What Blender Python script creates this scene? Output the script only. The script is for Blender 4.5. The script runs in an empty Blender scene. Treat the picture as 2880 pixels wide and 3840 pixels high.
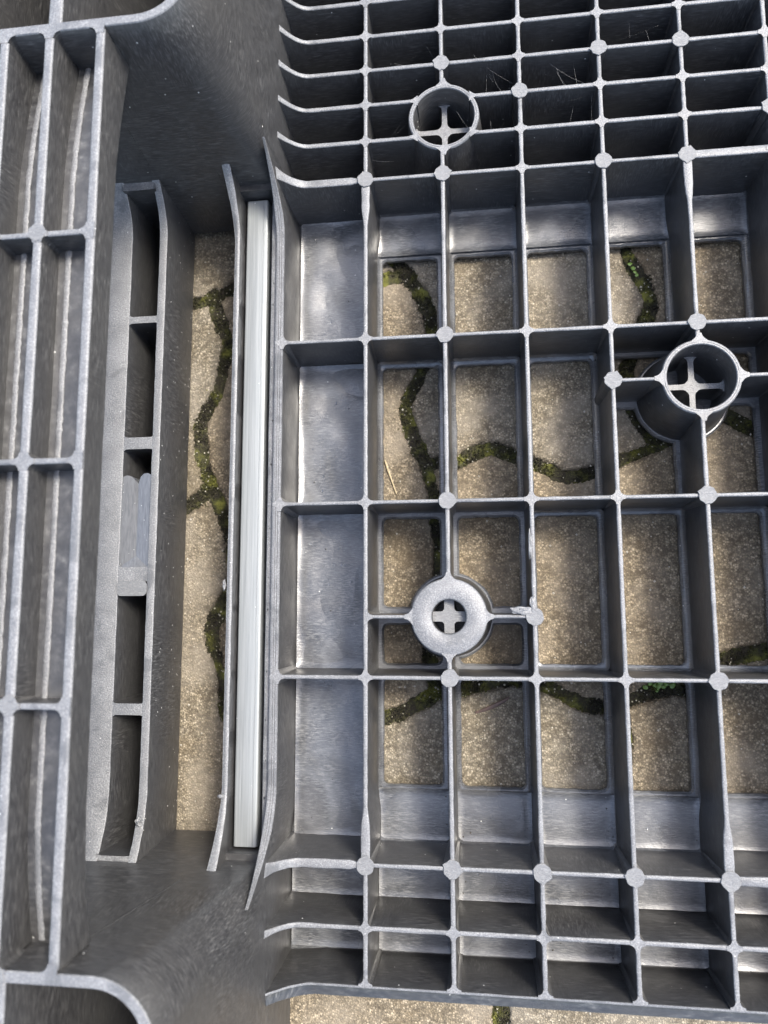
import bpy, bmesh, math, random
import numpy as np
from mathutils import Vector, Matrix, noise as mnoise

random.seed(7)
SC = bpy.context.scene
COL = SC.collection
R = math.radians

# ------------------------------------------------------------------ camera
cam = bpy.data.objects.new('camera', bpy.data.cameras.new('camera'))
COL.objects.link(cam)
ROT = Matrix(((0.99144975, -0.00300864, -0.13045436),
              (0.01957246, 0.99185298, 0.12587528),
              (0.12901283, -0.12735232, 0.98343128)))
cam.matrix_world = Matrix.Translation((0.06926, -0.20150, 0.44029)) @ ROT.transposed().to_4x4()
cam.data.sensor_fit = 'AUTO'
cam.data.sensor_width = 36.0
cam.data.lens = 25.824
cam.data.clip_start = 0.01
cam.data.clip_end = 100
cam.data.dof.use_dof = True
cam.data.dof.focus_distance = 0.455
cam.data.dof.aperture_fstop = 6.6
SC.camera = cam

# ------------------------------------------------------------------ sky, sun, exposure
SUNDIR = Vector((30, 19, 52)).normalized()       # towards the sun
W = bpy.data.worlds.new('World')
SC.world = W
W.use_nodes = True
wn = W.node_tree.nodes
sky = wn.new('ShaderNodeTexSky')
sky.sky_type = 'NISHITA'
sky.sun_disc = False
sky.sun_elevation = math.asin(SUNDIR.z)
sky.sun_rotation = math.atan2(SUNDIR.x, SUNDIR.y)
sky.dust_density = 3.0
sky.air_density = 1.0
wn['Background'].inputs['Strength'].default_value = 0.10
hs = wn.new('ShaderNodeHueSaturation')
hs.inputs['Saturation'].default_value = .85          # thin veil of cloud
W.node_tree.links.new(sky.outputs[0], hs.inputs['Color'])
W.node_tree.links.new(hs.outputs[0], wn['Background'].inputs['Color'])
sun = bpy.data.objects.new('sun', bpy.data.lights.new('sun', 'SUN'))
COL.objects.link(sun)
sun.data.energy = 1.15
sun.data.angle = R(15)
sun.data.color = (1.0, 0.94, 0.83)
sun.rotation_euler = (-SUNDIR).to_track_quat('-Z', 'Y').to_euler()
SC.view_settings.view_transform = 'Standard'
SC.view_settings.look = 'None'
SC.view_settings.gamma = 1
SC.view_settings.exposure = 2.38

# ------------------------------------------------------------------ materials
class NT:
    def __init__(s, name):
        s.m = bpy.data.materials.new(name)
        s.m.use_nodes = True
        s.t = s.m.node_tree
        s.b = s.t.nodes['Principled BSDF']
    def n(s, typ, **kw):
        nd = s.t.nodes.new(typ)
        for k, v in kw.items():
            if hasattr(nd, k): setattr(nd, k, v)
            else: nd.inputs[k].default_value = v
        return nd
    def l(s, a, b): s.t.links.new(a, b)
    def pos(s): return s.n('ShaderNodeNewGeometry').outputs['Position']
    def mapped(s, src, scale=(1, 1, 1), loc=(0, 0, 0), rot=(0, 0, 0)):
        m = s.n('ShaderNodeMapping')
        m.inputs['Scale'].default_value = scale
        m.inputs['Location'].default_value = loc
        m.inputs['Rotation'].default_value = rot
        s.l(src, m.inputs['Vector'])
        return m.outputs[0]
    def noise(s, src, scale, detail=3, rough=.55, dist=0):
        n = s.n('ShaderNodeTexNoise')
        n.inputs['Scale'].default_value = scale
        n.inputs['Detail'].default_value = detail
        n.inputs['Roughness'].default_value = rough
        n.inputs['Distortion'].default_value = dist
        s.l(src, n.inputs['Vector'])
        return n
    def ramp(s, fac, *stops):
        r = s.n('ShaderNodeValToRGB')
        e = r.color_ramp.elements
        while len(e) < len(stops): e.new(.5)
        for i, (p, c) in enumerate(stops):
            e[i].position = p
            e[i].color = (c, c, c, 1) if isinstance(c, (int, float)) else (*c, 1)
        s.l(fac, r.inputs[0])
        return r.outputs[0]
    def mix(s, fac, a, b, mode='MIX'):
        m = s.n('ShaderNodeMix', data_type='RGBA', blend_type=mode)
        for sock, v in ((m.inputs[0], fac), (m.inputs[6], a), (m.inputs[7], b)):
            if isinstance(v, (int, float)): sock.default_value = v
            elif isinstance(v, tuple): sock.default_value = (*v, 1)
            else: s.l(v, sock)
        return m.outputs[2]
    def math(s, op, a, b=0.0):
        m = s.n('ShaderNodeMath', operation=op)
        for sock, v in ((m.inputs[0], a), (m.inputs[1], b)):
            if isinstance(v, (int, float)): sock.default_value = v
            else: s.l(v, sock)
        return m.outputs[0]
    def bump(s, h, strength, dist, nxt=None):
        b = s.n('ShaderNodeBump')
        b.inputs['Strength'].default_value = strength
        b.inputs['Distance'].default_value = dist
        s.l(h, b.inputs['Height'])
        if nxt is not None: s.l(nxt, b.inputs['Normal'])
        return b.outputs[0]

def blend_fibres(nt, sets, mask_scale, seed):
    """streaky flow lines of moulded plastic: several fibre directions that swap over in soft zones"""
    p = nt.pos()
    out = None
    for k, (scale, rot) in enumerate(sets):
        f = nt.noise(nt.mapped(p, scale, (k * .37, k * .71, 0), rot), 1.0, 4, .62).outputs['Fac']
        if out is None: out = f; continue
        m = nt.noise(nt.mapped(p, (1, 1, 1), (seed + 3.1 * k, 1.7 * k, 0)), mask_scale, 2, .5).outputs['Fac']
        mx = nt.n('ShaderNodeMix'); mx.data_type = 'FLOAT'
        nt.l(nt.ramp(m, (.44, 0), (.58, 1)), mx.inputs[0]); nt.l(out, mx.inputs[2]); nt.l(f, mx.inputs[3])
        out = mx.outputs[0]
    return out

def specks(nt, col, dens=.10, scale=210, sc_col=(.55, .55, .52)):
    v = nt.n('ShaderNodeTexVoronoi'); v.inputs['Scale'].default_value = scale
    nt.l(nt.pos(), v.inputs['Vector'])
    near = nt.ramp(v.outputs['Distance'], (0.05, 1), (0.11, 0))
    sep = nt.n('ShaderNodeSeparateColor'); nt.l(v.outputs['Color'], sep.inputs[0])
    pick = nt.ramp(sep.outputs[0], (1 - dens - .001, 0), (1 - dens, 1))
    return nt.mix(nt.math('MULTIPLY', near, pick), col, sc_col)

def mat_wall():
    nt = NT('dark_plastic')
    f = blend_fibres(nt, [((170, 170, 1500), (.10, .08, 0)), ((190, 190, 1400), (.32, -.3, 0)), ((1400, 1400, 190), (.12, -.10, .3)), ((170, 170, 1500), (-.25, .22, 0))], 15, 2.0)
    big = nt.noise(nt.pos(), 42, 3, .6).outputs['Fac']
    c = nt.ramp(f, (.34, (.018, .018, .019)), (.49, (.031, .031, .032)), (.60, (.055, .055, .055)), (.72, (.115, .113, .11)))
    c = nt.mix(nt.ramp(big, (.42, 0), (.72, .4)), c, (.036, .035, .033))
    c = specks(nt, c)
    nt.l(c, nt.b.inputs['Base Color'])
    nt.l(nt.ramp(big, (.3, .30), (.7, .46)), nt.b.inputs['Roughness'])
    nt.b.inputs['Specular IOR Level'].default_value = .7
    nt.l(nt.bump(f, .16, .0004, nt.bump(big, .25, .0015)), nt.b.inputs['Normal'])
    return nt.m

def mat_floor():
    nt = NT('glossy_moulded_plastic')
    f = blend_fibres(nt, [((240, 1500, 600), (0, 0, .25)), ((240, 1500, 600), (0, 0, 1.0)), ((240, 1500, 600), (0, 0, -.6)), ((240, 1500, 600), (0, 0, 1.6)), ((240, 1500, 600), (0, 0, -1.1))], 36, 5.0)
    big = nt.noise(nt.pos(), 38, 2, .5).outputs['Fac']
    c = nt.ramp(f, (.36, (.034, .036, .040)), (.50, (.066, .069, .074)), (.64, (.155, .157, .158)))
    ff = nt.noise(nt.pos(), 21, 1.5, .4, .8).outputs['Fac']
    c = nt.mix(nt.ramp(ff, (.48, 0), (.58, .40), (.75, .15)), c, (.13, .136, .146))
    c = nt.mix(nt.ramp(ff, (.36, .55), (.46, 0)), c, (.05, .05, .052))
    c = specks(nt, c, .06)
    nt.l(c, nt.b.inputs['Base Color'])
    nt.l(nt.ramp(big, (.35, .22), (.65, .38)), nt.b.inputs['Roughness'])
    nt.b.inputs['Specular IOR Level'].default_value = 1.0
    g = nt.noise(nt.pos(), 900, 2).outputs['Fac']
    nt.l(nt.bump(f, .45, .0003, nt.bump(g, .25, .0003, nt.bump(big, .25, .004))), nt.b.inputs['Normal'])
    return nt.m

def mat_top():
    nt = NT('scuffed_plastic')
    p = nt.pos()
    g = nt.noise(p, 1100, 3, .7)
    b = nt.noise(p, 70, 4, .6)
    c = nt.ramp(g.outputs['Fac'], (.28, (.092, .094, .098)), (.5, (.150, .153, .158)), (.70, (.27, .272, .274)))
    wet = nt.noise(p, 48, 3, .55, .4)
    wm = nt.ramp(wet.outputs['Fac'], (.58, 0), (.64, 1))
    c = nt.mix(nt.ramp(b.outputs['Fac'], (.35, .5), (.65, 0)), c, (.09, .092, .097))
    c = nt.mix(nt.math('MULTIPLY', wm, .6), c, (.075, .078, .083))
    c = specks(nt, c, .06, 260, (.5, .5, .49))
    nt.l(c, nt.b.inputs['Base Color'])
    nt.l(nt.ramp(b.outputs['Fac'], (.35, .30), (.6, .44)), nt.b.inputs['Roughness'])
    nt.l(nt.bump(g.outputs['Fac'], .6, .0005, nt.bump(b.outputs['Fac'], .3, .001)), nt.b.inputs['Normal'])
    return nt.m

def mat_pad():
    nt = NT('sheared_plastic')
    p = nt.pos()
    g = nt.noise(nt.mapped(p, (500, 1400, 900), rot=(0, 0, .7)), 1, 4, .7, 1.0)
    c = nt.ramp(g.outputs['Fac'], (.3, (.095, .097, .101)), (.55, (.142, .145, .149)), (.75, (.225, .226, .227)))
    nt.l(c, nt.b.inputs['Base Color'])
    nt.b.inputs['Roughness'].default_value = .45
    nt.l(nt.bump(g.outputs['Fac'], .7, .0006), nt.b.inputs['Normal'])
    return nt.m

def mat_plate():
    nt = NT('smooth_plastic')
    p = nt.pos()
    g = nt.noise(nt.mapped(p, (900, 120, 900)), 1, 3, .6)
    c = nt.ramp(g.outputs['Fac'], (.3, (.085, .089, .097)), (.7, (.13, .135, .145)))
    c = specks(nt, c, .3, 420)
    nt.l(c, nt.b.inputs['Base Color'])
    nt.b.inputs['Roughness'].default_value = .2
    nt.b.inputs['Specular IOR Level'].default_value = 1.0
    return nt.m

def mat_zinc():
    nt = NT('galvanised_steel')
    p = nt.pos()
    br = nt.noise(nt.mapped(p, (1500, 14, 1500)), 1, 4, .65)
    bl = nt.noise(p, 55, 4, .65)
    gr = nt.noise(p, 1300, 2, .7)
    c = nt.ramp(br.outputs['Fac'], (.25, (.205, .22, .223)), (.55, (.275, .29, .293)), (.85, (.34, .355, .357)))
    c = nt.mix(nt.ramp(bl.outputs['Fac'], (.45, 0), (.7, .35)), c, (.25, .27, .275))
    c = specks(nt, c, .16, 200, (.6, .62, .62))
    nt.l(c, nt.b.inputs['Base Color'])
    nt.b.inputs['Metallic'].default_value = .55
    nt.l(nt.ramp(br.outputs['Fac'], (.3, .42), (.7, .58)), nt.b.inputs['Roughness'])
    nt.l(nt.bump(br.outputs['Fac'], .12, .0003, nt.bump(gr.outputs['Fac'], .12, .0003)), nt.b.inputs['Normal'])
    return nt.m

def mat_paver():
    nt = NT('weathered_concrete')
    p = nt.pos()
    oi = nt.n('ShaderNodeObjectInfo')
    g1 = nt.noise(p, 760, 4, .75)
    g2 = nt.noise(p, 190, 4, .65)
    b = nt.noise(p, 26, 5, .62)
    v = nt.n('ShaderNodeTexVoronoi'); v.inputs['Scale'].default_value = 800
    nt.l(p, v.inputs['Vector'])
    sep = nt.n('ShaderNodeSeparateColor'); nt.l(v.outputs['Color'], sep.inputs[0])
    grain = nt.ramp(sep.outputs[0], (0.0, (.125, .112, .088)), (.40, (.24, .218, .172)), (.75, (.315, .288, .232)), (.96, (.45, .42, .355)))
    pit = nt.ramp(v.outputs['Distance'], (.28, 1), (.62, .5))
    c = nt.mix(1.0, grain, pit, 'MULTIPLY')
    c = nt.mix(nt.ramp(g2.outputs['Fac'], (.36, .9), (.55, 0)), c, (.085, .075, .058))
    c = nt.mix(nt.ramp(b.outputs['Fac'], (.45, 0), (.66, .6)), c, (.25, .238, .215))
    c = nt.mix(nt.ramp(b.outputs['Fac'], (.30, .5), (.44, 0)), c, (.125, .103, .068))
    tint = nt.ramp(oi.outputs['Random'], (0, (1.0, .87, .70)), (.5, (.95, .90, .82)), (1, (1.05, .97, .85)))
    c = nt.mix(1.0, c, tint, 'MULTIPLY')
    nt.l(c, nt.b.inputs['Base Color'])
    nt.b.inputs['Roughness'].default_value = .8
    hgt = nt.math('SUBTRACT', g2.outputs['Fac'], nt.math('MULTIPLY', v.outputs['Distance'], .6))
    nt.l(nt.bump(hgt, .55, .0014, nt.bump(g1.outputs['Fac'], .5, .0006)), nt.b.inputs['Normal'])
    return nt.m

def mat_moss():
    nt = NT('moss_green')
    p = nt.pos()
    a = nt.noise(p, 75, 4, .6); g = nt.noise(p, 800, 3, .7)
    c = nt.ramp(a.outputs['Fac'], (.40, (.016, .012, .008)), (.50, (.024, .021, .009)), (.57, (.052, .052, .012)), (.66, (.15, .15, .026)))
    c = nt.mix(nt.ramp(g.outputs['Fac'], (.48, 0), (.75, .5)), c, (.12, .125, .035))
    v = nt.n('ShaderNodeTexVoronoi'); v.inputs['Scale'].default_value = 420
    nt.l(p, v.inputs['Vector'])
    sep = nt.n('ShaderNodeSeparateColor'); nt.l(v.outputs['Color'], sep.inputs[0])
    sand = nt.math('MULTIPLY', nt.ramp(sep.outputs[1], (.86, 0), (.87, 1)), nt.ramp(v.outputs['Distance'], (.22, 1), (.32, 0)))
    c = nt.mix(sand, c, (.40, .37, .28))
    nt.l(c, nt.b.inputs['Base Color'])
    nt.b.inputs['Roughness'].default_value = .85
    nt.l(nt.bump(g.outputs['Fac'], .9, .0012), nt.b.inputs['Normal'])
    return nt.m

def mat_plain(name, col, rough=.6, var=.25, scale=400):
    nt = NT(name)
    n = nt.noise(nt.pos(), scale, 4, .6)
    lo = tuple(x * (1 - var) for x in col); hi = tuple(x * (1 + var) for x in col)
    nt.l(nt.ramp(n.outputs['Fac'], (.3, lo), (.7, hi)), nt.b.inputs['Base Color'])
    nt.b.inputs['Roughness'].default_value = rough
    nt.l(nt.bump(n.outputs['Fac'], .4, .0004), nt.b.inputs['Normal'])
    return nt.m

def mat_water():
    nt = NT('clear_water')
    nt.b.inputs['Base Color'].default_value = (.95, .97, 1, 1)
    nt.b.inputs['Roughness'].default_value = .02
    nt.b.inputs['IOR'].default_value = 1.33
    nt.b.inputs['Transmission Weight'].default_value = 1
    return nt.m

WALL, FLOOR, TOP, PAD, PLATE = mat_wall(), mat_floor(), mat_top(), mat_pad(), mat_plate()
ZINC, PAVER, MOSS, WATER = mat_zinc(), mat_paver(), mat_moss(), mat_water()
SOIL = mat_plain('damp_soil', (.035, .028, .018), .9, .4, 300)
PEBBLE = mat_plain('pale_pebble', (.42, .39, .33), .6)
STRAW = mat_plain('dry_straw', (.36, .29, .17), .5)
NEEDLE = mat_plain('brown_leaf', (.075, .045, .035), .5)
LEAF = mat_plain('fresh_leaf', (.13, .22, .045), .45, .2, 250)

# ------------------------------------------------------------------ builders
def link(name, mesh, mats, parent=None, smooth=35):
    for m in (mats if isinstance(mats, (list, tuple)) else [mats]):
        mesh.materials.append(m)
    if smooth:
        mesh.polygons.foreach_set('use_smooth', [True] * len(mesh.polygons))
        mesh.set_sharp_from_angle(angle=R(smooth))
    o = bpy.data.objects.new(name, mesh)
    COL.objects.link(o)
    if parent: o.parent = parent
    return o

def from_py(name, V, F, mats, parent=None, mi=None, smooth=35):
    me = bpy.data.meshes.new(name)
    me.from_pydata(V, [], F)
    if mi: me.polygons.foreach_set('material_index', mi)
    me.validate()
    bm = bmesh.new(); bm.from_mesh(me)
    bmesh.ops.recalc_face_normals(bm, faces=bm.faces)
    bm.to_mesh(me); bm.free()
    return link(name, me, mats, parent, smooth)

def copy_to(o, loc, rz=0, name=None, parent=None):
    c = o.copy(); COL.objects.link(c)
    c.location = loc; c.rotation_euler = (0, 0, rz)
    if parent: c.parent = parent
    return c

HF = .045           # depth of the cells

def rib(name, path, hw, parent, zb=-HF - .001, draft=.0006, r=.0007, wob=.00012, prof=None, zbf=None, mats=None):
    """a wall with a rounded top swept along path [(x, y, ztop, (halfwidth))]"""
    V, F, M = [], [], []
    n = len(path)
    for i, q in enumerate(path):
        x, y, z = q[:3]
        w = q[3] if len(q) > 3 else hw
        a = path[max(i - 1, 0)]; b = path[min(i + 1, n - 1)]
        d = Vector((b[0] - a[0], b[1] - a[1], 0)).normalized()
        nx, ny = -d.y, d.x
        w1 = w + random.uniform(-wob, wob)
        zb = zbf(y) if zbf else zb
        if prof:
            P = [(-w1 - draft, zb)] + [(u * w1, z + dz) for u, dz in prof] + [(w1 + draft, zb)]
        else:
            P = [(-w1 - draft, zb), (-w1, z - r), (-w1 + r * .3, z - r * .3), (-w1 + r, z),
                 (w1 - r, z), (w1 - r * .3, z - r * .3), (w1, z - r), (w1 + draft, zb)]
        for u, zz in P: V.append((x + nx * u, y + ny * u, zz))
    m = len(P)
    for i in range(n - 1):
        for k in range(m - 1):
            F.append((i * m + k, i * m + k + 1, (i + 1) * m + k + 1, (i + 1) * m + k))
            M.append((mats[k] if mats else 1) if k not in (0, m - 2) else 0)
        F.append((i * m + m - 1, i * m, (i + 1) * m, (i + 1) * m + m - 1)); M.append(0)
    F.append(tuple(range(m))); M.append(0)
    F.append(tuple((n - 1) * m + k for k in reversed(range(m)))); M.append(0)
    return from_py(name, V, F, [WALL, TOP], parent, M, 50)

def seg(a, b, step=.012):
    L = math.dist(a[:2], b[:2]); n = max(2, int(L / step) + 1)
    return [tuple(a[k] + (b[k] - a[k]) * i / (n - 1) for k in range(len(a))) for i in range(n)]

def prism(name, loops, z1, z0, parent, mats=None, mi_top=1, draft=0.0):
    """extruded outline (one loop); loops = list of (x, y)"""
    n = len(loops)
    cx = sum(p[0] for p in loops) / n; cy = sum(p[1] for p in loops) / n
    V = [(x, y, z1) for x, y in loops]
    for x, y in loops:
        d = math.hypot(x - cx, y - cy) or 1
        V.append((x + (x - cx) / d * draft, y + (y - cy) / d * draft, z0))
    F = [tuple(range(n)), tuple(range(2 * n - 1, n - 1, -1))]; M = [mi_top, 0]
    for i in range(n):
        j = (i + 1) % n
        F.append((i, j, n + j, n + i)); M.append(0)
    return from_py(name, V, F, mats or [WALL, TOP], parent, M, 40)

def diamond(a, b, r, k=4):
    """outline of a rib crossing with concave fillets"""
    P = []
    for sx, sy in ((1, 1), (-1, 1), (-1, -1), (1, -1)):
        arc = []
        for i in range(k + 1):
            t = math.pi / 2 * i / k
            arc.append((sx * (a + r - r * math.cos(t)), sy * (b + r - r * math.sin(t))))
        # (a, b+r) .. (a+r, b)
        if (sx, sy) in ((1, 1), (-1, -1)): arc = arc[::-1]
        P += arc
    return P

def circle(cx, cy, r, n=28, jit=0):
    return [(cx + (r + random.uniform(-jit, jit)) * math.cos(2 * math.pi * i / n),
             cy + (r + random.uniform(-jit, jit)) * math.sin(2 * math.pi * i / n)) for i in range(n)]

def lathe(name, prof, cx, cy, parent, mats, mis, n=56):
    V, F, M = [], [], []
    m = len(prof)
    for i in range(n):
        t = 2 * math.pi * i / n
        for r, z in prof: V.append((cx + r * math.cos(t), cy + r * math.sin(t), z))
    for i in range(n):
        j = (i + 1) % n
        for k in range(m - 1):
            F.append((i * m + k, i * m + k + 1, j * m + k + 1, j * m + k)); M.append(mis[k])
    return from_py(name, V, F, mats, parent, M, 40)

def rrect(x0, y0, x1, y1, r, k=6, sub=.002):
    P = []
    for cx, cy, a in ((x1 - r, y1 - r, 0), (x0 + r, y1 - r, 90), (x0 + r, y0 + r, 180), (x1 - r, y0 + r, 270)):
        for i in range(k + 1):
            t = R(a + 90 * i / k)
            P.append((cx + r * math.cos(t), cy + r * math.sin(t)))
    Q = []
    for i, p in enumerate(P):
        q = P[(i + 1) % len(P)]
        n = max(1, int(math.dist(p, q) / sub)) if sub else 1
        for j in range(n): Q.append((p[0] + (q[0] - p[0]) * j / n, p[1] + (q[1] - p[1]) * j / n))
    return Q

def panel(name, cells, z1, z0, bevel, mats):
    """flat panel built cell by cell: cells = [(x0, y0, x1, y1, [hole outlines])]"""
    bm = bmesh.new()
    for x0, y0, x1, y1, hs in cells:
        loops = [[(x0, y0), (x1, y0), (x1, y1), (x0, y1)]] + hs
        ed = []
        for k, L in enumerate(loops):
            vs = [bm.verts.new((x, y, z1)) for x, y in L]
            for a in range(len(vs)): ed.append(bm.edges.new((vs[a], vs[(a + 1) % len(vs)])))
            if k == 0: continue
            cx = sum(p[0] for p in L) / len(L); cy = sum(p[1] for p in L) / len(L)
            prev = vs
            n = len(L)
            for ins, z in ((bevel * .35, z1 - bevel * .35), (bevel, z1 - bevel), (bevel, z0)):
                ring = []
                for i, (x, y) in enumerate(L):
                    a, b = L[i - 1], L[(i + 1) % n]
                    t = Vector((b[0] - a[0], b[1] - a[1])).normalized()
                    ring.append(bm.verts.new((x - t.y * ins, y + t.x * ins, z)))
                for i in range(n):
                    j = (i + 1) % n
                    bm.faces.new((prev[i], prev[j], ring[j], ring[i]))
                prev = ring
        bmesh.ops.triangle_fill(bm, use_beauty=True, use_dissolve=False, edges=ed, normal=(0, 0, 1))
    bmesh.ops.recalc_face_normals(bm, faces=bm.faces)
    for f in bm.faces:
        if abs(f.normal.z) > .99 and f.normal.z < 0: f.normal_flip()
    me = bpy.data.meshes.new(name); bm.to_mesh(me); bm.free()
    return link(name, me, mats, None, 40)

def tag(o, label, cat=None, group=None, kind=None):
    o['label'] = label
    if cat: o['category'] = cat
    if group: o['group'] = group
    if kind: o['kind'] = kind
    return o

def empty(name, loc=(0, 0, 0)):
    e = bpy.data.objects.new(name, None); COL.objects.link(e)
    e.location = loc; e.empty_display_size = .02
    return e

# ------------------------------------------------------------------ pavement
ZP = -.052
J = {
 'h1a': [(-231.6, -5.7), (-177.6, 9.3), (-139.3, 18.9), (-122.8, 23.3)],
 'h1b': [(-122.8, 23.3), (-105.4, 30.0), (-72.5, 37.8), (-38.3, 32.8), (-4.6, 28.2), (7.0, 28.9), (21.9, 32.4)],
 'v1a': [(-122.8, 23.3), (-116.3, 5.9), (-109.6, -13.7), (-116.3, -47.9), (-128.1, -71.3), (-125.9, -96.6), (-119.9, -115.1)],
 'h2': [(-119.9, -115.1), (-137.2, -131.3), (-171.4, -138.9), (-224.8, -127.8)],
 'v1b': [(-119.9, -115.1), (-109.8, -136.8), (-103.6, -159.7), (-102.2, -175.8), (-105.7, -193.3), (-115.5, -213.9), (-114.7, -229.6), (-106.1, -254.4), (-102.4, -274.3), (-96.1, -290.8)],
 'h3': [(-96.1, -290.8), (-67.4, -287.9), (-35.8, -289.6), (6.0, -274.0), (25.9, -265.5), (38.7, -256.4)],
 'h3l': [(-78.0, -401.4), (-131.3, -412.7), (-181.2, -404.8), (-232.9, -395.6)],
 'v2t': [(-4.5, 192.8), (15.9, 135.5), (5.5, 89.6), (10.4, 50.5), (21.9, 32.4)],
 'v2a': [(21.9, 32.4), (34.1, 9.4), (37.8, -11.1), (31.7, -39.2), (22.9, -55.3), (20.5, -68.4), (26.1, -88.2), (33.6, -104.6)],
 'v2b': [(33.6, -104.6), (37.5, -120.7), (41.3, -146.0), (43.7, -177.2), (38.0, -213.8), (34.7, -238.0), (38.7, -256.4)],
 'h4': [(33.6, -104.6), (54.0, -104.5), (74.4, -96.8), (92.9, -100.6), (109.4, -108.3), (128.8, -116.7), (145.3, -113.4), (163.5, -105.2), (179.8, -101.0), (188.2, -96.6)],
 'v3': [(183.3, 172.8), (168.5, 121.5), (171.4, 79.9), (171.8, 39.3), (179.5, 21.6), (186.5, 2.1), (180.8, -15.5), (171.5, -37.6), (167.8, -51.8), (172.3, -72.6), (179.9, -87.0), (188.2, -96.6)],
 'h7': [(188.2, -96.6), (203.8, -87.9), (227.4, -78.8), (249.6, -90.1), (282.8, -96.6)],
 'h5a': [(38.7, -256.4), (56.2, -255.6), (74.3, -250.4), (92.1, -248.5), (109.6, -252.7), (129.6, -262.3), (145.2, -266.1), (154.5, -266.5)],
 'h5b': [(154.5, -266.5), (166.8, -258.6), (183.9, -254.2), (199.3, -252.6), (218.1, -237.3), (235.0, -231.5), (273.4, -225.1)],
 'v4': [(154.5, -266.5), (155.7, -285.8), (151.7, -313.9), (154.7, -341.5), (150.8, -368.8)],
 'h6a': [(-78.0, -401.4), (-35.1, -385.2), (10.0, -388.8), (54.2, -378.5), (78.7, -378.8)],
 'h6b': [(78.7, -378.8), (111.4, -378.7), (150.8, -368.8)],
 'h6c': [(150.8, -368.8), (194.6, -364.3), (273.0, -359.4)],
 'v5': [(78.7, -378.8), (81.1, -399.1), (76.3, -423.6), (76.3, -447.5), (77.5, -468.5), (82, -560)],
 'v6': [(-96.1, -290.8), (-79.5, -320.3), (-88.1, -364.6), (-78.0, -401.4)],
}
# joints that close the outer stones (outside the frame)
W0 = (-380, 0)
J['o1'] = [(-231.6, -5.7), (-240, -60), (-224.8, -127.8)]
J['o2'] = [(-224.8, -127.8), (-242, -250), (-232.9, -395.6)]
J['o3'] = [(-231.6, -5.7), (-222, 80), (-235, 190)]
J['o4'] = [(-235, 190), (-120, 205), (-4.5, 192.8)]
J['o5'] = [(-4.5, 192.8), (90, 185), (183.3, 172.8)]
J['o6'] = [(183.3, 172.8), (240, 180), (330, 172)]
J['o7'] = [(330, 172), (320, 40), (282.8, -96.6)]
J['o8'] = [(282.8, -96.6), (290, -160), (273.4, -225.1)]
J['o9'] = [(273.4, -225.1), (284, -300), (273.0, -359.4)]
J['o10'] = [(273.0, -359.4), (300, -450), (290, -560)]
J['o11'] = [(290, -560), (180, -548), (82, -560)]
J['o12'] = [(82, -560), (0, -550), (-110, -560)]
J['o13'] = [(-110, -560), (-100, -480), (-78.0, -401.4)]
J['o14'] = [(-232.9, -395.6), (-240, -460), (-250, -560)]
J['o15'] = [(-250, -560), (-180, -552), (-110, -560)]

def smooth_line(P, step=2.5):
    if len(P) < 3:
        Q = [P[0]] + list(P) + [P[-1]]
    else:
        Q = [P[0]] + list(P) + [P[-1]]
    out = []
    for i in range(1, len(Q) - 2):
        p0, p1, p2, p3 = [Vector(q) for q in Q[i - 1:i + 3]]
        n = max(2, int((p2 - p1).length / step))
        for j in range(n):
            t = j / n
            out.append(.5 * ((2 * p1) + (p2 - p0) * t + (2 * p0 - 5 * p1 + 4 * p2 - p3) * t * t + (3 * p1 - p0 - 3 * p2 + p3) * t ** 3))
    out.append(Vector(P[-1]))
    return [(v.x, v.y) for v in out]
JS = {k: smooth_line(v) for k, v in J.items()}

soil_me = bpy.data.meshes.new('pavement')
bm = bmesh.new()
bmesh.ops.create_grid(bm, x_segments=2, y_segments=2, size=1.2)
for v in bm.verts: v.co.z = ZP - .009
bm.to_mesh(soil_me); bm.free()
pavement = link('pavement', soil_me, SOIL)
tag(pavement, 'pavement of wavy concrete stones with mossy joints under the pallet', kind='structure')

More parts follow.
